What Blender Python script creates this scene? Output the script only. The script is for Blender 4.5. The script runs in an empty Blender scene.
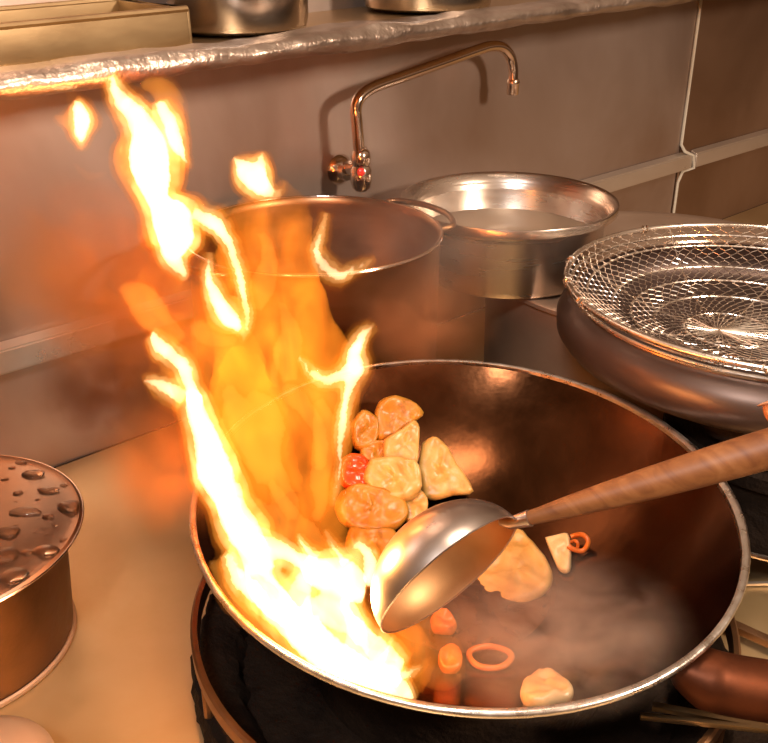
import bpy, bmesh, math, random
from math import sin, cos, pi, radians, sqrt, atan2, hypot
from mathutils import Vector, Matrix, Quaternion, noise
random.seed(7)
S = bpy.context.scene
COL = S.collection

# ------------------------------------------------------------------ camera
F = 950.0; PIT = radians(26.0); HD = radians(48); CZ = .63
CAM = Vector((0, 0, CZ))
FW = Vector((cos(HD)*cos(PIT), sin(HD)*cos(PIT), -sin(PIT)))
RT = Vector((sin(HD), -cos(HD), 0)); UP = RT.cross(FW)
cd = bpy.data.cameras.new('camera'); cam = bpy.data.objects.new('camera', cd); COL.objects.link(cam)
cam.location = CAM; cam.rotation_euler = (pi/2-PIT, 0, HD-pi/2)
cd.sensor_fit = 'HORIZONTAL'; cd.sensor_width = 36; cd.lens = 36*F/768; cd.clip_start = .01
S.camera = cam
def ray(px, py): return FW + RT*((px-384)/F) + UP*((371.5-py)/F)
def at(px, py, k): return CAM + ray(px, py)*k                 # point at depth k metres
def atz(px, py, z): d = ray(px, py); return CAM + d*((z-CZ)/d.z)
def aty(px, py, y): d = ray(px, py); return CAM + d*(y/d.y)

# ------------------------------------------------------------------ helpers
def tag(o, label=None, cat=None, group=None, kind=None):
    if label: o['label'] = label
    if cat: o['category'] = cat
    if group: o['group'] = group
    if kind: o['kind'] = kind
    return o
def link(name, me, mat=None, parent=None):
    o = bpy.data.objects.new(name, me); COL.objects.link(o)
    if mat: me.materials.append(mat)
    if parent: o.parent = parent
    return o
def empty(name, loc=(0, 0, 0), rot=None):
    o = bpy.data.objects.new(name, None); COL.objects.link(o); o.location = loc
    o.empty_display_size = .02
    if rot is not None: o.rotation_mode = 'QUATERNION'; o.rotation_quaternion = rot
    return o
def obj(name, bm, mat, parent=None, smooth=True, ang=40):
    bmesh.ops.recalc_face_normals(bm, faces=bm.faces)
    me = bpy.data.meshes.new(name); bm.to_mesh(me); bm.free()
    if smooth:
        for p in me.polygons: p.use_smooth = True
        me.set_sharp_from_angle(angle=radians(ang))
    return link(name, me, mat, parent)
def lathe(prof, seg=96, bm=None, M=None, closed=False):
    """prof: list of (r,z); r==0 makes a pole"""
    bm = bm or bmesh.new(); rings = []
    for r, z in prof:
        if r <= 1e-6: rings.append([bm.verts.new((0, 0, z))])
        else: rings.append([bm.verts.new((r*cos(2*pi*i/seg), r*sin(2*pi*i/seg), z)) for i in range(seg)])
    prs = list(zip(rings, rings[1:]))
    if closed: prs.append((rings[-1], rings[0]))
    for a, b in prs:
        for i in range(seg):
            j = (i+1) % seg
            if len(a) == 1 and len(b) == 1: continue
            if len(a) == 1: bm.faces.new((a[0], b[i], b[j]))
            elif len(b) == 1: bm.faces.new((a[i], a[j], b[0]))
            else: bm.faces.new((a[i], a[j], b[j], b[i]))
    if M is not None: bmesh.ops.transform(bm, matrix=M, verts=[v for r in rings for v in r])
    return bm
def catmull(pts, n=6):
    out = []
    P_ = [pts[0]] + list(pts) + [pts[-1]]
    for i in range(1, len(P_)-2):
        a, b, c, d = P_[i-1:i+3]
        for k in range(n):
            t = k/n
            out.append(tuple(.5*((2*b[j]) + (-a[j]+c[j])*t + (2*a[j]-5*b[j]+4*c[j]-d[j])*t*t + (-a[j]+3*b[j]-3*c[j]+d[j])*t**3) for j in range(len(b))))
    out.append(tuple(pts[-1]))
    return out
def tube(pts, rad, seg=10, bm=None, cap=True, closed=False, squash=None):
    """pts: Vectors; rad: number or list"""
    bm = bm or bmesh.new(); n = len(pts); pts = [Vector(p) for p in pts]
    rad = rad if isinstance(rad, (list, tuple)) else [rad]*n
    t0 = (pts[1]-pts[0]).normalized(); ref = Vector((0, 0, 1)) if abs(t0.z) < .9 else Vector((1, 0, 0))
    nrm = t0.cross(ref).normalized(); rings = []
    for i, p in enumerate(pts):
        if closed: t = (pts[(i+1) % n]-pts[i-1]).normalized()
        else: t = (pts[min(i+1, n-1)]-pts[max(i-1, 0)]).normalized()
        nrm = (nrm - t*nrm.dot(t)).normalized(); b = t.cross(nrm)
        rings.append([bm.verts.new(p + (nrm*cos(2*pi*k/seg)+b*sin(2*pi*k/seg))*rad[i]) for k in range(seg)])
    prs = list(zip(rings, rings[1:])) + ([(rings[-1], rings[0])] if closed else [])
    for a, b in prs:
        for k in range(seg): bm.faces.new((a[k], a[(k+1) % seg], b[(k+1) % seg], b[k]))
    if cap and not closed:
        bm.faces.new(list(reversed(rings[0]))); bm.faces.new(rings[-1])
    return bm
def box(x0, x1, y0, y1, z0, z1, bm=None, bev=0, M=None):
    b = bmesh.new()
    vs = [b.verts.new((x, y, z)) for x in (x0, x1) for y in (y0, y1) for z in (z0, z1)]
    for f in ((0, 1, 3, 2), (4, 6, 7, 5), (0, 4, 5, 1), (2, 3, 7, 6), (0, 2, 6, 4), (1, 5, 7, 3)): b.faces.new([vs[i] for i in f])
    if bev: bmesh.ops.bevel(b, geom=b.edges[:], offset=bev, segments=2, affect='EDGES', profile=.7)
    if M is not None: b.transform(M)
    if bm is None: return b
    me = bpy.data.meshes.new('t'); b.to_mesh(me); b.free(); bm.from_mesh(me); bpy.data.meshes.remove(me)
    return bm
def quat(n, up=Vector((0, 0, 1))): return up.rotation_difference(Vector(n).normalized())

# ------------------------------------------------------------------ materials
def newmat(name):
    m = bpy.data.materials.new(name); m.use_nodes = True; nt = m.node_tree
    return m, nt, nt.nodes['Principled BSDF']
def N(nt, t, **kw):
    n = nt.nodes.new(t)
    for k, v in kw.items(): setattr(n, k, v)
    return n
def coords(nt, scale=(1, 1, 1), kind='Object', rot=(0, 0, 0)):
    tc = N(nt, 'ShaderNodeTexCoord'); mp = N(nt, 'ShaderNodeMapping')
    mp.inputs['Scale'].default_value = scale; mp.inputs['Rotation'].default_value = rot
    nt.links.new(tc.outputs[kind], mp.inputs['Vector']); return mp.outputs[0]
def noise_tex(nt, vec, scale=5, detail=4, rough=.5, dist=0):
    n = N(nt, 'ShaderNodeTexNoise'); n.inputs['Scale'].default_value = scale; n.inputs['Detail'].default_value = detail
    n.inputs['Roughness'].default_value = rough; n.inputs['Distortion'].default_value = dist
    nt.links.new(vec, n.inputs['Vector']); return n.outputs[0]
def ramp(nt, fac, stops):
    r = N(nt, 'ShaderNodeValToRGB'); e = r.color_ramp.elements
    while len(e) < len(stops): e.new(.5)
    for el, (p, c) in zip(e, stops):
        el.position = p; el.color = (*c, 1) if len(c) == 3 else c
    nt.links.new(fac, r.inputs[0]); return r.outputs[0]
def maprange(nt, v, a, b, c, d):
    m = N(nt, 'ShaderNodeMapRange'); nt.links.new(v, m.inputs[0])
    for i, x in enumerate((a, b, c, d)): m.inputs[i+1].default_value = x
    return m.outputs[0]
def bump(nt, bsdf, h, strength=.3, dist=.002):
    b = N(nt, 'ShaderNodeBump'); b.inputs['Strength'].default_value = strength; b.inputs['Distance'].default_value = dist
    nt.links.new(h, b.inputs['Height']); nt.links.new(b.outputs[0], bsdf.inputs['Normal'])
def metal(name, c1, c2, r1, r2, scale=(1, 1, 1), ns=8, bmp=0, bs=60, bdist=.001, metallic=1, detail=5, kind='Object', dist=.3):
    m, nt, b = newmat(name)
    v = coords(nt, scale, kind); n = noise_tex(nt, v, ns, detail, .6, dist)
    nt.links.new(ramp(nt, n, [(.3, c1), (.7, c2)]), b.inputs['Base Color'])
    nt.links.new(maprange(nt, n, .3, .7, r1, r2), b.inputs['Roughness'])
    b.inputs['Metallic'].default_value = metallic
    if bmp: bump(nt, b, noise_tex(nt, v, bs, 4, .6), bmp, bdist)
    return m
WALL = metal('wall_steel', (.46, .33, .26), (.68, .57, .52), .30, .46, (1, 1, .8), 2.6, .12, 30, .001, .78)  # broad brown and grey tones paint uneven reflections into the steel
LEDGE = metal('ledge_steel', (.78, .66, .54), (.88, .78, .68), .24, .36, (1, 1, 3), 4, .05, 30, .001, .75)
COUNTER = metal('counter_steel', (.55, .37, .17), (.68, .50, .28), .34, .55, (1, 1, 1), 5, .12, 12, .001, .75)
STEEL = metal('pot_steel', (.66, .56, .48), (.76, .68, .60), .20, .32, (1, 1, 8), 5, .05, 20)
STEELB = metal('brushed_lid_steel', (.46, .31, .22), (.58, .42, .31), .34, .48, (1, 1, 1), 5, .08, 14, .001, .6)
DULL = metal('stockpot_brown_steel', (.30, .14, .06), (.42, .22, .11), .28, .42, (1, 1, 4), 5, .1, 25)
DARKPAN = metal('dark_pan_steel', (.11, .075, .062), (.16, .11, .095), .34, .48, (1, 1, 3), 5, .06, 25, .001, .7)
CHROME = metal('chrome', (.78, .64, .54), (.84, .72, .62), .10, .18, (1, 1, 1), 9)
WIRE = metal('wire_steel', (.80, .70, .60), (.88, .80, .72), .22, .34, (1, 1, 1), 40)
FOIL = metal('foil', (.34, .26, .21), (.60, .50, .43), .30, .42, (1, 1, 1), 10, .8, 28, .006, .95, 3, dist=.8)
TRAY = metal('tray_aluminium', (.34, .22, .11), (.50, .36, .20), .30, .44, (.4, 1, 1), 12, .2, 30)
IRON = metal('seasoned_wok_iron', (.028, .010, .004), (.12, .045, .018), .12, .26, (1, 1, 1), 7, .30, 16, .0015, 1, 7)
IRONOUT = metal('sooty_wok_underside', (.010, .006, .004), (.025, .014, .008), .5, .7, (1, 1, 1), 9, .5, 40, .002, .4)
RIM = metal('worn_wok_edge', (.66, .60, .54), (.86, .82, .78), .22, .40, (1, 1, 1), 60, .5, 90, .001)
SOOT = metal('carbon_crust', (.008, .005, .004), (.025, .014, .008), .6, .9, (1, 1, 1), 20, 1, 70, .004, .1)
SOOT.node_tree.nodes['Principled BSDF'].inputs['Specular IOR Level'].default_value = .15
RUST = metal('heat_browned_steel', (.05, .016, .008), (.17, .045, .014), .38, .58, (1, 1, 1), 14, .3, 40, .001, .8)
RINGM = metal('ring_iron', (.26, .13, .06), (.38, .20, .10), .3, .5, (1, 1, 1), 20, .2, 60, .001, .9)
LADLE = metal('ladle_steel', (.52, .44, .40), (.62, .54, .50), .26, .36, (1, 1, 1), 12, .03, 30)

def wood():
    m, nt, b = newmat('ladle_wood')
    v = coords(nt, (90, 90, 6)); n = noise_tex(nt, v, 1, 6, .6, .8)
    nt.links.new(ramp(nt, n, [(.3, (.16, .05, .015)), (.55, (.27, .10, .03)), (.75, (.34, .14, .05))]), b.inputs['Base Color'])
    b.inputs['Roughness'].default_value = .5; bump(nt, b, n, .2, .0006); return m
WOOD = wood()
LADLEIN = metal('ladle_inside', (.54, .28, .12), (.66, .40, .20), .42, .55, (1, 1, 1), 12, .03, 30)  # brown tint paints the orange sauce's reflection into the steel
def organic(name, c1, c2, c3, rough=.35, sss=.1, sc=60, kind='Object'):
    m, nt, b = newmat(name)
    v = coords(nt); n = noise_tex(nt, v, sc, 5, .6, .5)
    nt.links.new(ramp(nt, n, [(.3, c1), (.5, c2), (.72, c3)]), b.inputs['Base Color'])
    b.inputs['Roughness'].default_value = rough
    b.inputs['Subsurface Weight'].default_value = sss; b.inputs['Subsurface Radius'].default_value = (.01, .005, .002); b.inputs['Subsurface Scale'].default_value = .5
    bump(nt, b, n, .35, .001); return m
CHICK = organic('cooked_slice', (.34, .17, .035), (.48, .28, .075), (.55, .35, .13))
MUSH = organic('mushroom', (.24, .10, .010), (.36, .17, .018), (.42, .22, .035))
CARR = organic('red_pepper_flesh', (.50, .035, .005), (.60, .06, .008), (.66, .10, .012), .25)
PEPP = organic('orange_pepper_flesh', (.36, .08, .012), (.48, .12, .02), (.54, .17, .03), .25)
ONION = organic('pale_wedge', (.52, .34, .15), (.62, .44, .22), (.66, .50, .28), .3)
SKIN = organic('skin', (.52, .16, .05), (.60, .21, .08), (.66, .26, .11), .4, .2, 90)
def simple(name, c, rough=.4, metallic=0):
    m, nt, b = newmat(name); b.inputs['Base Color'].default_value = (*c, 1); b.inputs['Roughness'].default_value = rough
    b.inputs['Metallic'].default_value = metallic; return m
REDDOT = simple('red_index_dot', (.75, .03, .02), .25)
NAIL = simple('nail', (.66, .30, .16), .3)
SEAL = simple('seam_sealant', (.80, .70, .56), .4)
def watermat():
    m, nt, b = newmat('water'); b.inputs['Base Color'].default_value = (.95, .85, .75, 1)
    b.inputs['Roughness'].default_value = .04; b.inputs['IOR'].default_value = 1.33; b.inputs['Transmission Weight'].default_value = 1
    return m
WATER = watermat()
def brothmat():
    m, nt, b = newmat('cloudy_water'); b.inputs['Base Color'].default_value = (.40, .27, .18, 1)
    b.inputs['Roughness'].default_value = .08; bump(nt, b, noise_tex(nt, coords(nt), 18, 3), .25, .003); return m
BROTH = brothmat()
def fire(name, col, s, hetero=None, soot=30):
    m = bpy.data.materials.new(name); m.use_nodes = True; nt = m.node_tree; nt.nodes.clear()
    o = N(nt, 'ShaderNodeOutputMaterial'); e = N(nt, 'ShaderNodeEmission'); e.inputs[0].default_value = (*col, 1); e.inputs[1].default_value = s
    ab = N(nt, 'ShaderNodeVolumeAbsorption'); ab.inputs[0].default_value = (1, .55, .12, 1); ab.inputs[1].default_value = soot
    ad = N(nt, 'ShaderNodeAddShader'); nt.links.new(e.outputs[0], ad.inputs[0]); nt.links.new(ab.outputs[0], ad.inputs[1])
    nt.links.new(ad.outputs[0], o.inputs['Volume'])
    if hetero:
        sc, lo, hi, zs = hetero
        v = coords(nt, (1, 1, zs)); n = noise_tex(nt, v, sc, 3, .55, 1.2)
        nt.links.new(maprange(nt, n, lo, hi, 0, s), e.inputs[1])
        m.cycles.homogeneous_volume = False; m.cycles.volume_step_rate = .25
    else: m.cycles.homogeneous_volume = True
    return m
FCORE = fire('flame_core', (1, .70, .42), 700, soot=0)
FG1 = fire('flame_fringe', (1, .25, .018), 26, soot=50)
FG2 = fire('flame_glow', (1, .38, .05), 75, soot=16)
FG3 = fire('flame_yellow', (1, .56, .20), 300, (30, .32, .68, .45), soot=4)
FMID = fire('flame_mid', (1, .34, .05), 52)
FDIM = fire('flame_dim', (1, .30, .03), 26)
FBODY = fire('flame_body', (1, .27, .02), 84, (20, .26, .72, .42), 34)
def haze(name, col, dens, sc, lo, hi, aniso=.3, absorb=None):
    m = bpy.data.materials.new(name); m.use_nodes = True; nt = m.node_tree; nt.nodes.clear()
    o = N(nt, 'ShaderNodeOutputMaterial'); p = N(nt, 'ShaderNodeVolumePrincipled')
    p.inputs['Color'].default_value = (*col, 1); p.inputs['Anisotropy'].default_value = aniso
    nt.links.new(p.outputs[0], o.inputs['Volume'])
    v = coords(nt); n = noise_tex(nt, v, sc, 3, .55, .8)
    # fade towards the edge of the puff (unit-sphere object space)
    tc = N(nt, 'ShaderNodeTexCoord'); ln = N(nt, 'ShaderNodeVectorMath', operation='LENGTH'); nt.links.new(tc.outputs['Object'], ln.inputs[0])
    f0 = maprange(nt, ln.outputs['Value'], 0, .95, 1, 0); pw = N(nt, 'ShaderNodeMath', operation='POWER'); nt.links.new(f0, pw.inputs[0]); pw.inputs[1].default_value = 1.4; f = pw.outputs[0]
    mu = N(nt, 'ShaderNodeMath', operation='MULTIPLY'); nt.links.new(maprange(nt, n, lo, hi, 0, dens), mu.inputs[0]); nt.links.new(f, mu.inputs[1])
    nt.links.new(mu.outputs[0], p.inputs['Density'])
    return m

# ------------------------------------------------------------------ the setting
WY = 1.034
def struct(name, bm, m, **k): return tag(obj(name, bm, m, **k), kind='structure')
struct('wall_back', box(-.9, 1.737, WY, WY+.02, 0, 1.5), WALL)
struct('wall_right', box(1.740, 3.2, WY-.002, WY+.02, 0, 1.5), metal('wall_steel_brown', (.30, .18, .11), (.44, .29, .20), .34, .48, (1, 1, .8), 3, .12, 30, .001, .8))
bm = bmesh.new()
# sloped splash ledge running along the wall
def ledge(x0, x1, yo=0):
    b = bmesh.new(); sec = [(WY-yo, .184), (WY-.016-yo, .178), (WY-.018-yo, .150), (WY-yo, .146)]
    A = [b.verts.new((x0, y, z)) for y, z in sec]; B = [b.verts.new((x1, y, z)) for y, z in sec]
    for i in range(4): b.faces.new((A[i], A[(i+1) % 4], B[(i+1) % 4], B[i]))
    b.faces.new(A); b.faces.new(B[::-1]); bmesh.ops.bevel(b, geom=[e for e in b.edges], offset=.002, segments=2, affect='EDGES'); return b
struct('trim_1', ledge(-.9, 1.765), LEDGE)
struct('trim_2', ledge(1.777, 3.2, .002), LEDGE)
b = tube([(1.7385, WY-.002, z) for z in (1.49, .9, .5, .20)] + [(1.743, WY-.010, .186), (1.765, WY-.017, .176), (1.771, WY-.019, .150), (1.755, WY-.004, .142), (1.745, WY-.002, .12), (1.745, WY-.002, .005)], .0035, 8)
struct('trim_3', b, SEAL)
b = box(-.9, 3.2, -.15, WY-.004, -.03, 0); struct('floor', b, COUNTER)   # the range's steel deck
bpy.data.objects['floor']['label'] = 'steel range deck'

# ------------------------------------------------------------------ shelf
ST = .0190                                    # the shelf rises slightly to the right
def shz(x): return .501 + (x-.3)*ST
sh = empty('wall_shelf', (.9, .9, .49+.6*ST)); sh.rotation_euler = (0, -math.atan(ST), 0); tag(sh, 'steel shelf along the top of the wall with its front edge wrapped in crumpled foil', 'shelf')
obj('shelf_board', box(-1.4, 2.1, -.10, WY-.9-.002, .0, .010, bev=.002), TRAY, sh)
b = bmesh.new(); nx = 420; sec = 14; rows = []
for i in range(nx+1):
    x = -1.4 + 3.5*i/nx; row = []
    h = .010 + .0045*noise.noise(Vector((x*7, 3, 1)))+.002*noise.noise(Vector((x*30, 3, 1)))
    for j in range(sec+1):
        a = pi*j/sec
        y = -.10 - .012*sin(a) + .024*(1 if j > sec-1 else 0) + (.03 if j == 0 else 0)
        z = .005 + h*cos(a)+.004
        p = Vector((x*26, y*90, z*90)); d = noise.noise(p*.6)*.0026 + abs(noise.noise(p*1.3))*.0016 + abs(noise.noise(Vector((x*9+z*50, z*30, 5))))*.003
        row.append(b.verts.new((x, y - d, z + d*.8)))
    rows.append(row)
for A, B in zip(rows, rows[1:]):
    for j in range(sec): b.faces.new((A[j], B[j], B[j+1], A[j+1]))
fo = obj('foil_wrap', b, FOIL, sh, ang=180); fo['label'] = 'crumpled aluminium foil'
md = fo.modifiers.new('s', 'SOLIDIFY'); md.thickness = .0006
# long aluminium tray on the shelf, left
tr = empty('baking_tray', (.42, .93, shz(.42)+.0005)); tr.rotation_euler = (0, -math.atan(ST), 0); tag(tr, 'long shallow gold-tinted metal tray on the shelf at top left', 'tray')
b = box(-1.2, .11, -.045, .09, 0, .003, bev=.001)
box(-1.2, .11, -.050, -.045, 0, .034, b, .0012); box(-1.2, .11, .090, .095, 0, .034, b, .0012); box(.107, .112, -.05, .095, 0, .034, b, .0012)
obj('tray_body', b, TRAY, tr)
obj('rolled_rim', tube([Vector((-1.2, -.048, .034)), Vector((.11, -.048, .034)), Vector((.11, .093, .034)), Vector((-1.2, .093, .034))], .0035, 8), TRAY, tr)

def stockpot(name, label, loc, R, H, mat, handles=(), wall=.002, lip=.006, taper=.97, liquid=None, cat='pot', group=None, seg=128):
    """open pot: loc is its base centre"""
    e = empty(name, loc); tag(e, label, cat, group)
    r0 = R*taper
    prof = [(0, 0), (r0*.9, 0), (r0*.97, .003), (r0, .012), (R, H-.004), (R+lip, H-.001), (R+lip+.0015, H+.002), (R+lip, H+.005), (R-wall, H+.002),
            (R-wall*2, H-.006), (r0-wall*2, .014), (r0*.93, .005), (0, .004)]
    obj('body', lathe(prof, seg), mat, e)
    return e
# two big pots standing on the shelf
for px, py, R, lab in ((234, 37, .080, 'large steel pot on the shelf behind the tall flame, left of its neighbour'), (408, 12, .086, 'large steel pot on the shelf above the faucet')):
    q = atz(px, py, .501); q = atz(px, py, shz(q.x)); q = q + Vector((q.x, q.y, 0)).normalized()*R*.97
    print('shelf pot', q, q.y+R)
    e = stockpot('stock_pot', lab, (q.x, min(q.y, 1.028-R), shz(q.x)+.001), R, .12, STEEL, group='pots on the shelf')
    for s in (-1, 1):
        pts = [Vector((s*R*.98, -.018, .09)), Vector((s*(R+.012), -.016, .092)), Vector((s*(R+.014), 0, .092)), Vector((s*(R+.012), .016, .092)), Vector((s*R*.98, .018, .09))]
        obj('handle', tube(pts, .003, 8), CHROME, e)

# ------------------------------------------------------------------ faucet
fy = .968
fa = empty('wall_faucet', (aty(340, 170, WY).x, WY, .31)); tag(fa, 'chrome wall-mounted faucet with long angled spout and red-dotted valve', 'faucet')
def loc(o, v): return Vector(v) - o.location
base = aty(341, 170, WY-.004); val = aty(361, 172, fy)
Mw = Matrix.Rotation(pi/2, 4, 'X')
obj('wall_flange', lathe([(0, -.002), (.021, -.002), (.022, .004), (.018, .010), (.013, .013), (.012, .022), (0, .022)], 40, M=Matrix.Translation(loc(fa, base+Vector((0, .006, 0)))) @ Mw), CHROME, fa)
b = tube([loc(fa, base), loc(fa, Vector((base.x+.006, fy+.02, val.z+.002))), loc(fa, val)], [.010, .012, .014], 20)
obj('supply_arm', b, CHROME, fa)
b = lathe([(0, -.026), (.008, -.0255), (.0125, -.021), (.0145, -.012), (.0145, .004), (.0115, .009), (.0125, .012), (.0135, .020), (.012, .028), (.0085, .032), (.0085, .034), (0, .034)], 32, M=Matrix.Translation(loc(fa, val)))
obj('valve_body', b, CHROME, fa)
b = lathe([(0, 0), (.0055, 0), (.0055, .002), (.0035, .003), (0, .003)], 24, M=Matrix.Translation(loc(fa, val+(CAM-val).normalized()*.0142)) @ quat(CAM-val).to_matrix().to_4x4())
o = obj('index_dot', b, REDDOT, fa); o['label'] = 'red temperature dot on the valve'
ctrl = [(359, 150), (357, 125), (356, 108), (361, 96), (374, 87), (400, 77.5), (440, 63.5), (475, 51), (490, 46.5), (502, 47.5), (510, 56), (513, 68), (513, 82)]
pts = [loc(fa, aty(x, y, fy)) for x, y in ctrl]
pts = [Vector(p) for p in catmull([tuple(p) for p in pts], 5)]
obj('spout', tube(pts, .0078, 20), CHROME, fa)
tip = aty(513, 87, fy)
obj('aerator', lathe([(0, -.011), (.0085, -.011), (.0092, -.009), (.0092, .003), (.0100, .004), (.0100, .009), (.0085, .012), (0, .012)], 28, M=Matrix.Translation(loc(fa, tip))), CHROME, fa)

# ------------------------------------------------------------------ big stockpot behind flames
bp = (.658, .8535)
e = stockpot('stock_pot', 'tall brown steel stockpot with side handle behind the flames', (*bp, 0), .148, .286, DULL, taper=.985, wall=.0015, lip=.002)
bigpot = e
obj('rim', tube([Vector((.150*cos(a*pi/60), .150*sin(a*pi/60), .289)) for a in range(120)], .0018, 8, closed=True), CHROME, e)
for ang in (-8, 172):
    a0 = radians(ang)
    pts = [(.149*cos(a0+.42), .149*sin(a0+.42), .282), (.168*cos(a0+.40), .168*sin(a0+.40), .286), (.177*cos(a0+.2), .177*sin(a0+.2), .287), (.179*cos(a0), .179*sin(a0), .287), (.177*cos(a0-.2), .177*sin(a0-.2), .287), (.168*cos(a0-.40), .168*sin(a0-.40), .286), (.149*cos(a0-.42), .149*sin(a0-.42), .282)]
    obj('handle', tube([Vector(p) for p in catmull(pts, 4)], .004, 10), DULL, e)
b = lathe([(0, 0), (.143, 0)], 96); o = obj('soup', b, BROTH); o.location = (*bp, .165); tag(o, 'dark broth inside the tall brown stockpot', 'soup')

# ------------------------------------------------------------------ covered pot + steel pot on it
dk = (1.143, .681); DZ = .182; DR = .254
e = empty('covered_pot', (*dk, 0)); tag(e, 'wide brown steel pot under a flat lid carrying the basin and touching the skimmer', 'pot')
obj('body', lathe([(0, 0), (DR-.012, 0), (DR-.010, .004), (DR-.006, DZ-.012), (DR-.006, DZ-.010), (0, DZ-.010)], 128), STEELB, e)
obj('lid', lathe([(0, DZ-.009), (DR-.003, DZ-.009), (DR, DZ-.007), (DR, DZ-.002), (DR-.003, DZ), (DR-.02, DZ-.001), (DR-.03, DZ-.003), (0, DZ-.001)], 160), STEELB, e)
st = (.954, .811)
e = empty('steel_basin', (*st, DZ)); tag(e, 'shiny wide-rimmed steel basin of water standing on the flat brown lid', 'basin')
H = .099
obj('body', lathe([(0, 0), (.112, 0), (.119, .003), (.122, .010), (.131, H-.016), (.1335, H-.012), (.1425, H-.0105), (.1440, H-.0095), (.1448, H-.001), (.1440, H+.0012), (.1420, H+.0012), (.1385, H-.001), (.1335, H-.012), (.130, H-.022), (.1195, .012), (.112, .004), (0, .003)], 160), STEEL, e)
o = obj('water', lathe([(0, 0), (.1245, 0)], 96), BROTH); o.location = (*st, DZ+.050); tag(o, 'still water inside the steel basin under the spout', 'water')

# ------------------------------------------------------------------ dark pan with skimmer
sk = (.962, .437); SZ = .261; SR = .221
e = empty('deep_pan', (*sk, .185)); tag(e, 'wide dark steel pan with rounded sides under the wire skimmer', 'pan')
pp = [(0, 0), (.200, 0), (.219, .006), (.2275, .018), (.2285, .032), (.224, .045), (.214, .054), (.2095, .057), (.2085, .060), (.206, .058), (.210, .054), (.220, .044), (.2245, .032), (.2235, .019), (.216, .009), (.198, .004), (0, .004)]
obj('body', lathe(pp, 160), DARKPAN, e)
obj('rim', tube([Vector((.2085*cos(a*pi/80), .2085*sin(a*pi/80), .058)) for a in range(160)], .003, 8, closed=True), CHROME, e)
bc = (.905, .365); e = empty('burner_stand', (*bc, 0)); tag(e, 'black cast burner ring with a chrome edge holding up the dark pan', 'burner')
obj('ring_body', lathe([(.095, .184), (.128, .184), (.132, .179), (.132, .168), (.122, .164), (.120, .145), (.128, .140), (.128, .126), (.119, .120), (.116, .070), (.120, .064), (.120, .050), (.098, .050), (.096, .1)], 96, closed=True), SOOT, e)
obj('chrome_edge', tube([Vector((.121*cos(a*pi/60), .121*sin(a*pi/60), .050)) for a in range(120)], .003, 8, closed=True), CHROME, e)
for k in range(4):
    a = pi/4 + k*pi/2 + .5
    obj('leg', tube([Vector((.107*cos(a), .107*sin(a), .055)), Vector((.107*cos(a), .107*sin(a), .0))], .007, 10), SOOT, e)

sm = empty('wire_skimmer', (*sk, SZ)); tag(sm, 'round wire-mesh skimmer basket resting on the dark pan', 'skimmer')
star = at(719, 331, 1) - CAM; zz = SZ-.046; sp = atz(719, 331, zz) - Vector((*sk, SZ))
def dish(r, a):
    t = r/SR; g = 1-t
    z = sp.z*(1-t**2.6)
    sh_ = max(0, 1-t)**1.0
    return Vector((r*cos(a)+sp.x*sh_, r*sin(a)+sp.y*sh_, z))
def ringpts(r, n=140, dz=0): return [dish(r, 2*pi*i/n)+Vector((0, 0, dz)) for i in range(n)]
obj('rim', tube(ringpts(SR, 160), .0032, 10, closed=True), WIRE, sm)
obj('under_rim', tube([p*1 + Vector((0, 0, -.012)) for p in [Vector((.978*SR*cos(2*pi*i/160), .978*SR*sin(2*pi*i/160), 0)) for i in range(160)]], .0018, 8, closed=True), WIRE, sm)
QF = SR/.187
for r in (.040, .075, .105, .128, .160):
    obj('hoop', tube(ringpts(r*QF, 120, -.0012), .0013, 6, closed=True), WIRE, sm)
for k in range(9):
    a = (2.02, 2.35, 2.62, 1.25, -1.15, -.2, .5, 3.6, -2.3)[k]; c = dish(SR, a); t = Vector((-sin(a), cos(a), 0))
    cl = [c + t*tt + Vector((cos(a)*rr, sin(a)*rr, z2)) for tt, rr, z2 in [(s*.0016-.003, .0046*cos(q), .0046*sin(q)) for s, q in [(j/2, j*pi/3) for j in range(0, 13)]]]
    obj('clamp', tube(cl, .0011, 5), WIRE, sm)
b = bmesh.new()
def strands(r0, r1, nang, rows):
    r0 *= QF; r1 = min(r1*QF, SR)
    dr = (r1-r0)/rows
    for s in range(nang):
        pts = []; a0 = 2*pi*s/nang; w = pi/nang/1.0; sg = 1 if s % 2 else -1
        for k in range(rows+1):
            ph = k % 2
            off = (w*.90)*(1 if ph else -1)*sg
            for q in (.0, .40):
                if k == rows and q: break
                rr = r0 + (k+q)*dr; j = noise.noise(Vector((s*3.1, k*2.7, r0*40)))*.0022
                pts.append(dish(rr+j*.4, a0+off+j/rr*.5))
        tube(pts, .00052, 3, b, cap=False)
strands(.018, .040, 44, 4); strands(.040, .105, 96, 10); strands(.105, .187, 150, 13)
net = obj('wire_net', b, WIRE, sm, smooth=False)
b = bmesh.new()
for k in range(36):
    a = 2*pi*k/36; tube([dish(.001, a)+Vector((0, 0, .001)), dish(.014, a+.2), dish(.044, a+.05)], .0007, 4, b)
for k in range(4):
    a = pi*k/4+.3; tube([dish(SR*(1-abs(t))*1.0 if False else abs(t)*SR, a if t >= 0 else a+pi) + Vector((0, 0, -.0018)) for t in [(-20+i)/20 for i in range(41)]], .0010, 5, b)
obj('centre_spokes', b, WIRE, sm)

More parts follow.
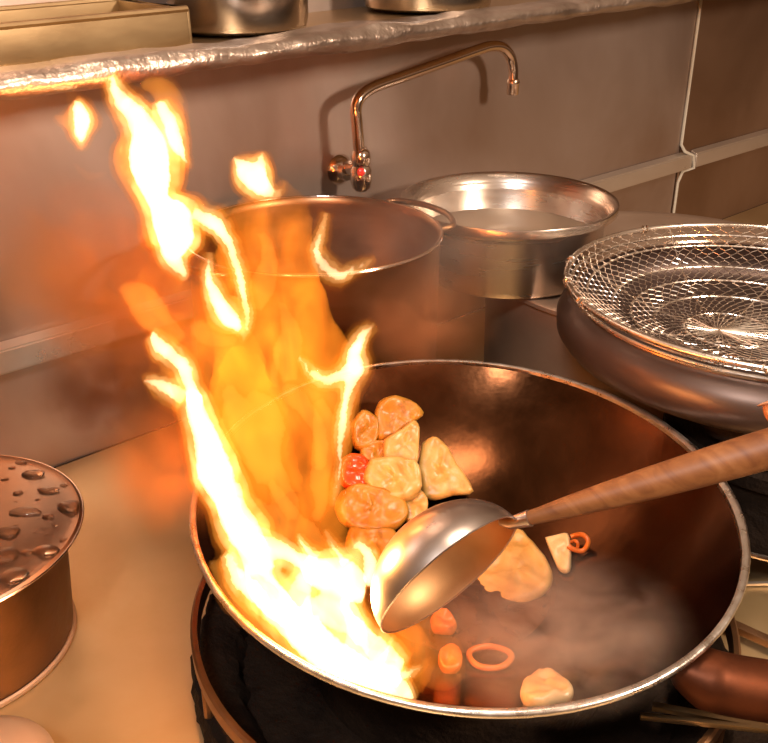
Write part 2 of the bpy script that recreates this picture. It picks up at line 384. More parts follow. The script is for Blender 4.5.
# ------------------------------------------------------------------ left pot with wet lid
lp = (.164, .796)
e = empty('lidded_pot', (*lp, 0)); tag(e, 'weathered brown pot with a wet flat lid at the left edge', 'pot')
LZ = .1284
obj('body', lathe([(0, 0), (.100, 0), (.108, .003), (.111, .010), (.119, LZ-.012), (.120, LZ-.006), (.116, LZ-.006), (0, LZ-.006)], 128), RUST if False else metal('lidded_pot_steel', (.09, .05, .025), (.18, .10, .055), .34, .5, (1, 1, 1), 18, .4, 60, .001), e)
obj('lid', lathe([(0, LZ-.002), (.10, LZ-.003), (.124, LZ-.006), (.132, LZ-.005), (.1355, LZ-.0035), (.1355, LZ-.001), (.133, LZ+.0005), (.126, LZ-.001), (.115, LZ+.002), (.05, LZ+.004), (0, LZ+.0045)], 160), metal('wet_lid_steel', (.28, .195, .145), (.38, .28, .21), .28, .42, (1, 1, 1), 10, .12, 20), e)
obj('lid_edge', tube([Vector((.1355*cos(a*pi/80), .1355*sin(a*pi/80), LZ-.0022)) for a in range(160)], .0013, 6, closed=True), CHROME, e)
obj('base_rim', tube([Vector((.1105*cos(a*pi/80), .1105*sin(a*pi/80), .003)) for a in range(160)], .003, 8, closed=True), STEELB, e)
drops = [(21, 461, 7, 3), (33, 475, 12, 5), (5, 480, 4, 2), (48, 491, 11, 4), (18, 494, 5, 3), (24, 513, 16, 5), (69, 506, 12, 7), (48, 517, 6, 3), (8, 534, 12, 6), (4, 557, 12, 9), (27, 553, 6, 3), (64, 538, 5, 3), (45, 550, 14, 5), (14, 575, 12, 7), (16, 503, 2, 1.5), (47, 535, 3, 1), (64, 483, 6, 2.5), (35, 533, 2, 1), (16, 526, 3, 1.2), (38, 500, 3, 1.5), (55, 526, 2.5, 1.5), (12, 468, 4, 1.6)]
for i, (px, py, w, h) in enumerate(drops):
    rr = .0
    p = atz(px, py, LZ+.002); r = hypot(p.x-lp[0], p.y-lp[1])
    z = LZ+.004 - .002*(r/.115) if r < .115 else LZ+.002-.003*(r-.115)/.011
    sx = w*.88/950; sy = h*.88/950/.62
    b = bmesh.new(); bmesh.ops.create_uvsphere(b, u_segments=20, v_segments=12, radius=1)
    for v in b.verts:
        v.co.z = max(v.co.z, -.35)
        k = 1+.25*noise.noise(Vector((v.co.x*1.5+i, v.co.y*1.5, i*.7))); v.co.x *= k; v.co.y *= k
    h3 = min(sx, sy)*.42
    M = Matrix.Rotation(HD-pi/2, 4, 'Z') @ Matrix.Diagonal((sx, sy, h3, 1)); b.transform(M)
    o = obj('water_droplet', b, WATER); o.location = (p.x, p.y, z+h3*.2)
    tag(o, 'clear water droplet lying on the brown pot lid at the left', 'droplet', 'water droplets on the lid')

# small dark lid in the bottom left corner
q = atz(-20, 768, .05)
e = empty('small_pot', (q.x, q.y, 0)); tag(e, 'dark rounded pot edge in the bottom left corner', 'pot')
obj('body', lathe([(0, 0), (.038, 0), (.042, .004), (.046, .036), (.05, .042), (.046, .042), (0, .042)], 64), DARKPAN, e)
obj('lid', lathe([(0, .043), (.050, .043), (.054, .046), (.052, .050), (.040, .058), (.02, .063), (0, .064)], 80), STEELB, e)

# ------------------------------------------------------------------ wok and its burner
WC = Vector((.5056, .4633, .1798)) + RT*.0035; WN = Vector((-.0287, -.077, 1)).normalized(); WR = .2270; WD = .112
SPH = (WR*WR+WD*WD)/(2*WD)
wk = empty('wok', WC - WN*WD, quat(WN)); tag(wk, 'large black iron wok with a bright worn rim and burning food inside', 'wok')
def bowl(r, off=0):  # height above bowl bottom (local z from wok base)
    return SPH - sqrt((SPH+off)**2 - r*r)
inner = [(r_, bowl(r_)) for r_ in [WR*i/36 for i in range(37)]]
outer = [(min(r_, WR), bowl(r_, .0028)) for r_ in [WR*i/36 for i in range(36, -1, -1)]]
obj('bowl', lathe(inner, 192), IRON, wk)
o = obj('underside', lathe([(WR, WD-.001)]+[(r_*1.004, z_-.0015) for r_, z_ in outer], 128), IRONOUT, wk); o['label'] = 'soot-black outside of the wok'
b = bmesh.new(); rr = []
for i in range(240):
    a = 2*pi*i/240; j = 1+.12*noise.noise(Vector((cos(a)*22, sin(a)*22, 0)))
    wf = 1+1.3*max(0, cos(a+1.0))
    rr.append([b.verts.new(((WR+x*wf)*cos(a), (WR+x)*sin(a), WD+z)) for x, z in ((-.0012, -.0015), (-.001*j, .0022), (.0012*j, .0032*j), (.0036*j, .0022*j), (.0044*j, -.0005), (.003, -.003), (.0008, -.003))])
for i in range(240):
    A = rr[i]; B = rr[(i+1) % 240]
    for k in range(7): b.faces.new((A[k], A[(k+1) % 7], B[(k+1) % 7], B[k]))
o = obj('rim', b, RIM, wk, ang=60); o['label'] = 'bright worn metal rim'
wk_M = Matrix.LocRotScale(wk.location, wk.rotation_quaternion, None); wk_I = wk_M.inverted()
def wl(p): return wk_I @ Vector(p)
# hollow handle toward the lower right
h1 = wl(atz(722, 683, .128)); hz = WD-.022; hr_ = sqrt(SPH*SPH-(SPH-hz)**2)+.008; ha = atan2(h1.y, h1.x)-.10
h0 = Vector((hr_*cos(ha), hr_*sin(ha), hz)); h2 = wl(atz(830, 702, .12)); h3 = wl(atz(960, 736, .115))
pts = [Vector(p) for p in catmull([tuple(h0), tuple(h1), tuple(h2), tuple(h3)], 8)]
o = obj('handle', tube(pts, [.0085+.0135*min(1, i/6) for i in range(len(pts))], 32), RUST, wk); o['label'] = 'heat-browned tubular handle'
# bracket along the handle's top edge
# ring stand
e = empty('wok_ring', (WC.x, WC.y, 0)); tag(e, 'iron hoop standing around the wok above the burner', 'ring')
obj('hoop', lathe([(.2335, .056), (.2395, .056), (.2405, .058), (.2405, .070), (.2385, .072), (.2345, .071)], 160, closed=True), RINGM, e)
for k in range(6):
    a = k*pi/3 + 3.9
    obj('post', tube([Vector((.237*cos(a), .237*sin(a), .060)), Vector((.237*cos(a), .237*sin(a), .030))], .004, 8), RINGM, e)
bu = empty('wok_burner', (WC.x, WC.y, 0)); tag(bu, 'soot-crusted round gas burner under the wok', 'burner')
b = bmesh.new(); prof = [(.240, 0), (.244, .010), (.243, .022), (.240, .030), (.225, .030), (.205, .020), (.198, .006), (.1, .004), (0, .004)]
lathe(prof, 260, b)
for v in b.verts:
    if hypot(v.co.x, v.co.y) > .15:
        r = hypot(v.co.x, v.co.y); d = (noise.noise(v.co*60)*.004 + noise.noise(v.co*150)*.003)
        if v.co.z > .001: v.co.x *= (r+d)/r; v.co.y *= (r+d)/r; v.co.z += d*.4 if v.co.z > .015 else 0
obj('crusted_wall', b, SOOT, bu)
obj('pan_rest', lathe([(.095, 0), (.135, 0), (.135, .060), (.118, .066), (.100, .063), (.095, .05)], 96, closed=True), SOOT, bu)
# steel edge strips and an added black shade plate in the lower right corner
def strip(name, lab, a, b_, w, t, mat, z=0, cat='rail', grp='rails beside the wok'):
    A = atz(*a, z); B = atz(*b_, z); d = (B-A).normalized(); n = Vector((-d.y, d.x, 0)); L = (B-A).length
    M = Matrix.Translation(A) @ Matrix(((d.x, n.x, 0, 0), (d.y, n.y, 0, 0), (0, 0, 1, 0), (0, 0, 0, 1)))
    o = obj(name, box(0, L, -w/2, w/2, -t/2, t/2, bev=t*.25, M=M.to_3x3().to_4x4()), mat); o.location = A
    return tag(o, lab, cat, grp)
strip('support_rail', 'upper brass-lit steel rail below the wok handle', (652, 706), (900, 752), .006, .005, TRAY, .078)
strip('support_rail', 'lower brass-lit steel rail below the wok handle', (640, 716), (880, 742), .004, .005, TRAY, .078)
strip('steel_rod', 'brown steel rod running out from the wok rim at right', (712, 616), (800, 656), .010, .008, RINGM, .012, 'rod', None)
strip('steel_strip', 'thin steel strip on the deck below the black burner ring', (735, 584), (820, 582), .004, .003, LEDGE, .003, 'strip', None)

A = atz(650, 728, .001); B = atz(900, 762, .001); d = (B-A).normalized(); n = Vector((-d.y, d.x, 0)); n = n if n.dot(A) < 0 else -n
b = box(-.02, .42, -.012, .20, 0, .004, bev=.001, M=Matrix(((d.x, n.x, 0, 0), (d.y, n.y, 0, 0), (0, 0, 1, 0), (0, 0, 0, 1))))
o = obj('shade_plate', b, SOOT); o.location = A; tag(o, 'black plate added for the shade on the deck in the lower right corner', 'tray')  # added plate; its black stands in for shade in this corner

# ------------------------------------------------------------------ food in the wok
def hitwok(px, py, lift=0):
    """where the sight line meets the bowl; lift = how far above the iron"""
    d = wk_I.to_3x3() @ ray(px, py); o = wl(CAM); c = Vector((0, 0, SPH)); R = SPH - lift
    oc = o-c; A = d.dot(d); B = 2*oc.dot(d); C_ = oc.dot(oc)-R*R; t = (-B+sqrt(max(B*B-4*A*C_, 0)))/(2*A)
    p = o+d*t; n = (c-p).normalized()
    return wk_M @ p, (wk_M.to_3x3() @ n).normalized(), t
def slab(name, label, outline, lift, th, mat, cat, tilt=0, group='stir-fried slices in the wok', seed=0, cup=0):
    """irregular slice: outline in pixels laid on the bowl, own thickness"""
    cx = sum(p[0] for p in outline)/len(outline); cy = sum(p[1] for p in outline)/len(outline)
    if tilt >= .5: outline = [(cx+(x-cx)*1.12, cy+(y-cy)*1.12) for x, y in outline]
    c, n, k = hitwok(cx, cy, lift)
    n = (n + (CAM-c).normalized()*tilt).normalized()
    def onplane(px, py):
        d = ray(px, py); t = (c-CAM).dot(n)/d.dot(n); return CAM+d*t
    out = catmull([tuple(onplane(*p)) for p in outline]+[tuple(onplane(*outline[0]))], 3)[:-1]
    bm = bmesh.new(); rot = quat(n); inv = rot.inverted()
    O = [inv @ (Vector(p)-c) for p in out]; m = len(O)
    rings = []
    for s, z in ((0, .42), (.12, .42), (.25, .43), (.38, .44), (.5, .45), (.62, .47), (.73, .5), (.83, .5), (.92, .43), (.98, .25), (1, 0), (.97, -.3), (.85, -.5), (.4, -.5), (0, -.5)):
        if s == 0: rings.append([bm.verts.new((0, 0, z*th + (noise.noise(Vector((seed, 0, seed)))*.57)*th))]); continue
        row = []
        for p in O:
            x, y = p.x*s, p.y*s
            w = (noise.noise(Vector((x*90+seed, y*90, seed)))*.45+noise.noise(Vector((x*200+seed, y*200, seed)))*.12)*th + cup*s*s*th
            row.append(bm.verts.new((x, y, z*th + w)))
        rings.append(row)
    for a, b2 in zip(rings, rings[1:]):
        for i in range(m):
            j = (i+1) % m
            if len(a) == 1: bm.faces.new((a[0], b2[i], b2[j]))
            elif len(b2) == 1: bm.faces.new((a[i], a[j], b2[0]))
            else: bm.faces.new((a[i], a[j], b2[j], b2[i]))
    o = obj(name, bm, mat, ang=180); o.location = c; o.rotation_mode = 'QUATERNION'; o.rotation_quaternion = rot
    return tag(o, label, cat, group)
slab('mushroom_slice', 'round golden mushroom cap at the top of the food pile', [(377, 412), (382, 402), (395, 398), (409, 402), (421, 413), (412, 422), (400, 430), (390, 439), (377, 436)], .030, .012, MUSH, 'mushroom', .7, seed=1)
slab('mushroom_slice', 'dim golden slice beside the thin flame, left of the round cap', [(352, 425), (362, 412), (373, 416), (377, 432), (370, 446), (356, 446)], .026, .012, MUSH, 'mushroom', .5, seed=2)
slab('chicken_slice', 'upright pale slice directly below the round mushroom cap', [(386, 440), (402, 430), (413, 423), (418, 430), (417, 450), (414, 464), (398, 462), (386, 458)], .034, .009, CHICK, 'chicken', .9, seed=3)
slab('chicken_slice', 'largest pale slice in the middle of the food pile', [(372, 462), (390, 459), (412, 463), (419, 480), (414, 495), (396, 500), (376, 492), (366, 478)], .032, .012, CHICK, 'chicken', .8, seed=4)
slab('chicken_slice', 'small dim slice wedged left of the largest slice', [(362, 448), (376, 442), (386, 444), (386, 458), (373, 463), (362, 458)], .024, .010, MUSH, 'chicken', .6, seed=5)
slab('chicken_slice', 'pale triangular slice leaning against the ladle back', [(424, 446), (433, 441), (444, 446), (455, 464), (470, 489), (452, 493), (436, 497), (424, 492), (420, 470)], .020, .010, CHICK, 'chicken', .8, seed=6)
slab('pepper_piece', 'deep red pepper chunk beside the thin flame', [(343, 460), (355, 455), (368, 462), (370, 480), (360, 488), (346, 486), (340, 474)], .022, .012, CARR, 'pepper', .5, seed=7)
slab('mushroom_slice', 'broad golden slice with two dark spots left of the ladle', [(345, 492), (360, 487), (382, 492), (400, 500), (404, 515), (392, 528), (368, 530), (348, 524), (338, 508)], .022, .012, MUSH, 'mushroom', .6, seed=8)
slab('mushroom_slice', 'golden slice between the flames and the ladle back', [(352, 528), (372, 531), (392, 532), (396, 548), (380, 560), (360, 556), (348, 545)], .016, .012, MUSH, 'mushroom', .5, seed=9)
slab('chicken_slice', 'slim pale slice touching the top of the ladle back', [(404, 500), (416, 490), (426, 500), (424, 514), (408, 520)], .020, .010, CHICK, 'chicken', .6, seed=10)
slab('chicken_slice', 'big pale slice lying under the ladle handle', [(474, 588), (480, 570), (500, 545), (518, 532), (534, 544), (550, 566), (552, 584), (540, 596), (520, 604), (494, 600)], .010, .012, CHICK, 'chicken', .15, seed=11)
slab('onion_piece', 'small cream triangle beside the curled red ring', [(545, 538), (556, 536), (568, 534), (571, 552), (570, 571), (560, 571), (552, 556)], .008, .008, ONION, 'onion', .3, seed=12)
slab('onion_piece', 'pale half-moon wedge near the front of the wok', [(520, 696), (526, 684), (540, 676), (556, 676), (572, 688), (571, 697), (550, 702), (530, 704)], .007, .012, ONION, 'onion', .2, seed=13)
slab('pepper_piece', 'bright orange pepper chunk just under the ladle lip', [(430, 620), (438, 613), (450, 616), (457, 626), (448, 634), (434, 632)], .012, .012, PEPP, 'pepper', .4, seed=14)
slab('pepper_piece', 'dim orange pepper chunk below the ladle beside the flame', [(440, 652), (450, 646), (462, 654), (460, 668), (446, 670), (438, 662)], .008, .010, PEPP, 'pepper', .4, seed=15)
def pepring(name, label, px, py, wpx, th, lift, arc=(0, 2*pi), tilt=0.3, tw=0, ecc=.62):
    c, n, k = hitwok(px, py, lift); n = (n+(CAM-c).normalized()*tilt).normalized(); R = wpx*k/F
    bm = bmesh.new(); full = arc[1]-arc[0] > 6.2; m = 40
    x = (RT + UP*-.45).normalized(); x = (x-n*x.dot(n)).normalized(); y = n.cross(x)
    pts = []
    for i in range(m if full else m+1):
        a = arc[0]+(arc[1]-arc[0])*i/m; pts.append(x*R*cos(a)*(1+.06*sin(3*a)) + y*R*ecc*1.25*sin(a) + n*(.003*sin(2*a)*tw))
    o = obj(name, tube(pts, th, 10, bm, closed=full), PEPP); o.location = c
    return tag(o, label, 'pepper', 'pepper rings in the wok')
pepring('pepper_ring', 'whole orange pepper ring in the steam at the wok front', 490, 657, 21, .0026, .006)
pepring('pepper_ring', 'small red curl of pepper beside the cream triangle', 577, 542, 11, .0024, .010, (-2.2, 2.4), .5, 1)
pepring('pepper_ring', 'tight second red curl just inside the small one', 572, 545, 6, .0016, .010, (-2.0, 2.6), .5, 1)
# oil sheen at the bottom of the wok
ro = .085; zo = bowl(ro)
o = obj('sauce', lathe([(0, zo), (ro*.995, zo)], 96), organic('sauce_film', (.02, .006, .002), (.04, .013, .004), (.08, .028, .008), .14, 0, 30)); o.location = wk.location; o.rotation_mode = 'QUATERNION'; o.rotation_quaternion = wk.rotation_quaternion
tag(o, 'shallow pool of brown sauce in the bottom of the wok', 'sauce')

# ------------------------------------------------------------------ ladle
kc = .60; lc = at(450, 575, kc); v = ray(450, 575).normalized()
ln = (-v*.42 + (RT*.63 - UP*.78)*.94).normalized(); LR = .0545; LD = .041
ld = empty('ladle', lc, quat(ln)); tag(ld, 'steel ladle with a thick wooden handle dipping into the wok', 'ladle')
ldI = Matrix.LocRotScale(ld.location, ld.rotation_quaternion, None).inverted()
def ll(p): return ldI @ Vector(p)
pr = [(LR*sin(t), -LD*cos(t)) for t in [pi/2*i/20 for i in range(21)]]
pin = [((LR-.0014)*sin(t), -(LD-.0014)*cos(t)+.0) for t in [pi/2*i/20 for i in range(20, -1, -1)]]
obj('bowl', lathe(pr + [(LR+.0006, .0004), (LR, .001), (LR-.0012, .0004)], 96), LADLE, ld)
o = obj('inner_face', lathe([(LR-.0011, .0003)] + pin, 96), LADLEIN, ld); o['label'] = 'inside of the ladle bowl with the sauce reflection in its colour'
A0 = at(511, 523, .607); A1 = at(530, 518, .60); A2 = at(768, 449, .56); A3 = at(1010, 379, .525)
j0 = at(502, 521, .613)
pts = [ll(j0), ll(A0), ll(A1)]
obj('socket', tube(pts, [.0035, .0042, .0055], 16), LADLE, ld)
hp = [A0.lerp(A1, .6)] + [A1.lerp(A2, t) for t in (.05, .15, .3, .5, .7, .85, 1)] + [A2.lerp(A3, t) for t in (.25, .5, .75, .97, 1)]
hr = [.0045, .0052, .0066, .0082, .0098, .0110, .0116, .0120, .0124, .0126, .0126, .0120, .0085]
o = obj('handle', tube([ll(p) for p in hp], hr, 28), WOOD, ld); o['label'] = 'thick round wooden handle'

# ------------------------------------------------------------------ the cook's hand at the right edge
hd = (A3-A2).normalized(); hw = (-ray(820, 440).normalized()); hw = (hw-hd*hw.dot(hd)).normalized(); hu = hd.cross(hw); hu = hu if hu.dot(UP) > 0 else -hu
O0 = A2 + hd*.003
def hpnt(s, ang, r): return O0 + hd*s + (hu*sin(ang)+hw*cos(ang))*r
verts, edges, rads = [], [], []
def av(p, r, con=None):
    verts.append(p); rads.append(r); i = len(verts)-1
    if con is not None: edges.append((con, i))
    return i
palm = av(hpnt(.085, radians(200), .030), .019)
wrist = av(hpnt(.145, radians(215), .050), .023, palm)
fore = av(hpnt(.22, radians(225), .075), .027, wrist); av(hpnt(.33, radians(228), .11), .033, fore); av(hpnt(.45, radians(230), .15), .038, len(verts)-1)
p2 = av(hpnt(.060, radians(190), .027), .016, palm); p3 = av(hpnt(.105, radians(190), .027), .015, palm)
# thumb lies along the top of the handle, pointing at the ladle bowl
t1 = av(hpnt(.075, radians(130), .030), .012, palm); t2 = av(hpnt(.040, radians(105), .0235), .0095, t1); t3 = av(hpnt(.018, radians(96), .0205), .0088, t2); av(hpnt(.001, radians(93), .0195), .0070, t3)
for s, base, L in ((.050, p2, 1.0), (.070, p2, 1.05), (.090, p3, 1.0), (.109, p3, .88)):
    a = av(hpnt(s, radians(215), .024), .0095, base)
    for ang, r in ((255, .0215), (290, .0205), (330, .0205), (360*L+5*0, .0205)): a = av(hpnt(s, radians(ang if ang < 335 else ang), r), .0084, a)
me = bpy.data.meshes.new('person'); me.from_pydata(verts, edges, []); hand = link('person', me, SKIN)
tag(hand, 'person at the right edge, bare thumb on the wooden ladle handle', 'person')
md = hand.modifiers.new('skin', 'SKIN'); md.use_smooth_shade = True
for i, sv in enumerate(me.skin_vertices[0].data):
    sv.radius = (rads[i], rads[i]); sv.use_root = (i == 0)
md = hand.modifiers.new('sub', 'SUBSURF'); md.levels = 2; md.render_levels = 2
b = bmesh.new(); bmesh.ops.create_uvsphere(b, u_segments=16, v_segments=10, radius=1)
b.transform(Matrix.Translation(hpnt(.006, radians(90), .0258)) @ Matrix((( *hd, ), ( *hu, ), ( *hw, ))).transposed().to_4x4() @ Matrix.Diagonal((.0065, .0012, .0052, 1)))
obj('nail', b, NAIL, hand)

# ------------------------------------------------------------------ fire
def kd(y): return .655 + (650-y)/560*.16
fl = empty('flame', tuple(at(340, 650, kd(650)))); tag(fl, 'huge white and orange flame leaping from the wok towards the upper left', 'flame')
def flamemesh(pts, scale=1.0, dk=0, grow=0, seg=22, wob=.22, seed=0, flat=.75):
    c = catmull(pts, 6); P_, R_ = [], []
    for x, y, r in c:
        k = kd(y)+dk; P_.append(at(x, y, k)); R_.append(max(.25, r*scale+grow)*k/F)
    bm = tube(P_, R_, seg)
    bm.verts.ensure_lookup_table(); n = len(P_)
    for i in range(n):
        for s in range(seg):
            v = bm.verts[i*seg+s]; d = v.co-P_[i]
            w = 1 + wob*noise.noise(v.co*38+Vector((seed, 0, 0))) + wob*.6*noise.noise(v.co*90+Vector((0, seed, 0)))
            v.co = P_[i] + d*w
            dv = (v.co-P_[i]); fwd = FW*dv.dot(FW); v.co = v.co - fwd*(1-flat)
    for cap_i, row in ((0, 0), (n-1, n-1)): pass
    return bm
def mk(name, bm, mat, parent, root):
    me_bm = bm; o = obj(name, me_bm, mat, ang=180)
    o.data.transform(Matrix.Translation(-root.location)); o.parent = parent
    return o
SK = {}
def tongue(pts, dk=0, kind='core', root=None):
    SK.setdefault((root or fl).name, {}).setdefault(kind, []).append((pts, dk))
def shell(root, kinds, name, scale, grow, mat, label=None, voxel=.0020, amp=1.0):
    bm = bmesh.new()
    for kind in kinds:
        for pts, dk in SK[root.name].get(kind, []):
            t = flamemesh(pts, scale, dk, grow, seg=14, wob=0, flat=.15); bmesh.ops.recalc_face_normals(t, faces=t.faces)
            m_ = bpy.data.meshes.new('t'); t.to_mesh(m_); t.free(); bm.from_mesh(m_); bpy.data.meshes.remove(m_)
    if not bm.verts: bm.free(); return
    me = bpy.data.meshes.new('t'); bm.to_mesh(me); bm.free(); o = bpy.data.objects.new('t', me); COL.objects.link(o)
    m1 = o.modifiers.new('r', 'REMESH'); m1.mode = 'VOXEL'; m1.voxel_size = voxel
    m2 = o.modifiers.new('s', 'SMOOTH'); m2.factor = .5; m2.iterations = 4
    bpy.context.view_layer.update()
    ev = o.evaluated_get(bpy.context.evaluated_depsgraph_get()); m3 = bpy.data.meshes.new_from_object(ev)
    bpy.data.objects.remove(o); bpy.data.meshes.remove(me)
    n0 = noise.noise
    def nv(p): return Vector((n0(p), n0(p+Vector((31.4, 7.1, 2.3))), n0(p+Vector((-11.7, 19.9, 5.5)))))
    for v in m3.vertices:
        c = v.co; q = Vector((c.x, c.y, c.z*.55))
        v.co = c + (nv(q*16)*.0060 + nv(q*38+Vector((9, 0, 0)))*.0034 + nv(q*85)*.0014)*amp
        l = wl(v.co) - Vector((0, 0, SPH)); L = l.length          # fire stays inside the iron bowl
        if l.z < WD-SPH+.004 and L > SPH-.0012: v.co = wk_M @ (Vector((0, 0, SPH)) + l*((SPH-.0012)/L))
        v.co -= root.location
    for p in m3.polygons: p.use_smooth = True
    m3.name = name; m3.materials.clear(); o = link(name, m3, mat, root)
    if label: o['label'] = label
    return o
def burn(root):
    shell(root, ('core', 'mid'), 'outer_glow', 1.30, 6.0, FG1, 'thin orange fringe')
    shell(root, ('core', 'mid'), 'inner_glow', 1.22, 3.0, FG2)
    shell(root, ('core',), 'yellow_zone', 1.10, .8, FG3)
    shell(root, ('core',), 'core', .80, -.6, FCORE, 'white-hot core')
    dims = SK[root.name].get('dim', [])
    for d in dims:
        SK[root.name]['dim'] = [d]; shell(root, ('dim',), 'faint_wisp', 1.0, 2, FDIM, 'faint orange wisp')
    shell(root, ('body',), 'orange_body', 1.0, 0, FBODY, 'translucent orange body of the fire', .004, 1.6)
# --- upper plume
tongue([(108, 66, 2), (113, 78, 6), (121, 95, 10), (133, 114, 14), (146, 135, 23), (149, 160, 27), (155, 182, 22), (161, 200, 19), (172, 220, 28), (180, 240, 25), (176, 260, 14), (188, 280, 4)])
tongue([(160, 100, 8), (168, 120, 12), (175, 140, 11), (183, 156, 5), (188, 166, 1)], -.01)
tongue([(140, 80, 4), (160, 92, 10), (172, 110, 8), (180, 135, 6)], .01, 'mid')
tongue([(196, 214, 10), (217, 222, 13), (233, 240, 9), (243, 268, 8), (246, 300, 8), (244, 335, 5), (240, 350, 1)], -.015)
tongue([(214, 252, 3), (210, 275, 8), (218, 300, 13), (229, 320, 15), (238, 338, 6)], -.02)
tongue([(205, 320, 3), (200, 330, 6), (214, 342, 8), (236, 346, 5)], -.01, 'mid')
tongue([(222, 213, 4), (232, 211, 4), (243, 207, 1)], -.01, 'mid')
# --- left middle
tongue([(120, 280, 3), (128, 290, 8), (142, 308, 13), (160, 325, 12), (180, 345, 8)], 0, 'mid')
tongue([(150, 335, 9), (163, 348, 12), (180, 368, 11), (192, 388, 10), (198, 405, 12)], -.01)
tongue([(143, 384, 3), (152, 383, 7), (168, 392, 11), (188, 402, 13)], 0)
tongue([(196, 400, 12), (201, 425, 17), (207, 452, 19), (216, 478, 20), (230, 500, 20), (243, 525, 23), (252, 545, 22), (262, 575, 20)], -.005)
tongue([(215, 350, 12), (230, 365, 18), (240, 385, 14), (232, 400, 8)], .01, 'dim')
# --- curls at the right
tongue([(372, 322, 3), (362, 328, 7), (355, 340, 10), (353, 354, 12), (355, 368, 14), (354, 386, 11), (350, 404, 9), (344, 428, 8), (339, 452, 6), (336, 480, 5), (337, 504, 3)], -.02)
tongue([(376, 323, 1), (367, 330, 4), (356, 342, 6)], -.02, 'mid')
tongue([(292, 360, 4), (303, 370, 6), (315, 378, 8), (332, 380, 10), (348, 373, 11)], -.02)
tongue([(284, 386, 3), (290, 394, 8), (303, 404, 7), (314, 420, 6), (319, 440, 5), (318, 470, 3)], -.03, 'mid')
tongue([(272, 355, 1), (271, 372, 3), (275, 392, 2)], -.02, 'mid')
# --- base
tongue([(252, 545, 20), (272, 548, 18), (292, 556, 14), (315, 570, 24), (345, 580, 30), (366, 590, 18)], -.01)
tongue([(352, 548, 4), (364, 548, 10), (374, 560, 10), (372, 585, 12)], -.02)
tongue([(255, 570, 12), (266, 592, 22), (280, 612, 24), (302, 632, 26), (330, 655, 28), (358, 672, 26), (385, 682, 22), (406, 694, 12), (414, 702, 3)], .0)
tongue([(300, 600, 12), (325, 612, 20), (348, 622, 18), (366, 640, 16), (380, 655, 18), (395, 670, 18)], .0)
tongue([(396, 632, 2), (388, 645, 7), (380, 660, 10)], -.03)
tongue([(434, 656, 1), (424, 664, 5), (408, 672, 10), (394, 680, 14)], -.03)
tongue([(232, 470, 3), (252, 500, 6), (270, 520, 9), (285, 535, 10)], -.02, 'mid')
tongue([(268, 480, 2), (280, 500, 6), (296, 520, 8), (318, 535, 7), (330, 545, 4)], -.02, 'mid')
tongue([(218, 560, 5), (232, 590, 9), (256, 620, 10), (290, 650, 10), (330, 676, 8), (370, 692, 6)], .0, 'mid')
# --- large translucent orange body behind the tongues
tongue([(292, 190, 14), (278, 225, 40), (268, 270, 56), (272, 320, 70), (280, 370, 78), (285, 420, 74), (288, 470, 68), (292, 520, 62), (305, 560, 50), (322, 600, 40)], .045, 'body')
tongue([(140, 262, 10), (165, 290, 24), (192, 320, 36), (215, 355, 40), (235, 400, 44), (248, 450, 44), (262, 500, 40)], .02, 'body')
tongue([(335, 600, 30), (372, 620, 34), (400, 650, 34), (430, 676, 22)], .03, 'body')
tongue([(390, 560, 20), (400, 600, 26), (415, 640, 30), (440, 670, 26), (455, 690, 12)], .01, 'dim')
tongue([(250, 392, 3), (262, 410, 8), (270, 432, 10), (266, 456, 8), (272, 478, 9), (286, 500, 7), (292, 520, 3)], .0, 'mid')
tongue([(226, 392, 4), (236, 412, 10), (240, 436, 12), (248, 460, 8), (258, 484, 4)], .0, 'mid')
tongue([(282, 300, 2), (288, 330, 6), (282, 360, 8), (286, 386, 5)], .0, 'mid')
tongue([(262, 230, 2), (270, 258, 6), (266, 286, 8), (258, 312, 4)], .01, 'mid')
tongue([(318, 400, 4), (326, 424, 9), (322, 450, 10), (314, 476, 8), (318, 500, 6), (312, 520, 3)], .0, 'mid')
tongue([(228, 556, 6), (240, 580, 12), (262, 604, 14), (286, 622, 12)], -.01)
tongue([(310, 555, 8), (300, 580, 14), (296, 610, 18), (310, 640, 20)], .01)
tongue([(340, 600, 10), (352, 630, 16), (352, 660, 18), (340, 680, 10)], .01)
tongue([(300, 530, 3), (306, 545, 7), (322, 560, 10)], -.03)
tongue([(330, 526, 2), (338, 545, 6), (350, 565, 10)], -.03)
burn(fl)
# --- detached tongues: things of their own
def loosef(label, parts, x, y):
    e = empty('flame', tuple(at(x, y, kd(y)))); tag(e, label, 'flame', 'loose licks of flame')
    for pts, kind in parts: tongue(pts, 0, kind, e)
    burn(e)
loosef('detached teardrop of flame left of the tall plume', [([(74, 98, 3), (77, 104, 9), (81, 118, 14), (82, 132, 11), (84, 145, 5), (84, 154, 1)], 'core'), ([(71, 70, 1), (71, 84, 5), (75, 100, 7)], 'dim'), ([(56, 113, 1), (62, 118, 4), (70, 122, 5)], 'mid')], 80, 125)
loosef('faint orange curl of flame below the teardrop', [([(74, 165, 1), (80, 173, 4), (90, 179, 5), (102, 178, 4), (112, 170, 1)], 'dim')], 92, 178)
loosef('detached square patch of flame above the big stockpot rim', [([(238, 156, 3), (246, 164, 11), (254, 176, 16), (264, 190, 13), (276, 196, 5), (284, 188, 2), (286, 180, .6)], 'core'), ([(268, 152, 2), (264, 162, 8), (260, 178, 10)], 'core')], 255, 176)
loosef('thin curl of flame in front of the big stockpot rim', [([(328, 212, 2), (323, 232, 5), (320, 250, 7), (325, 266, 9), (338, 275, 9), (354, 272, 7), (366, 266, 5), (377, 260, 2)], 'core')], 335, 268)

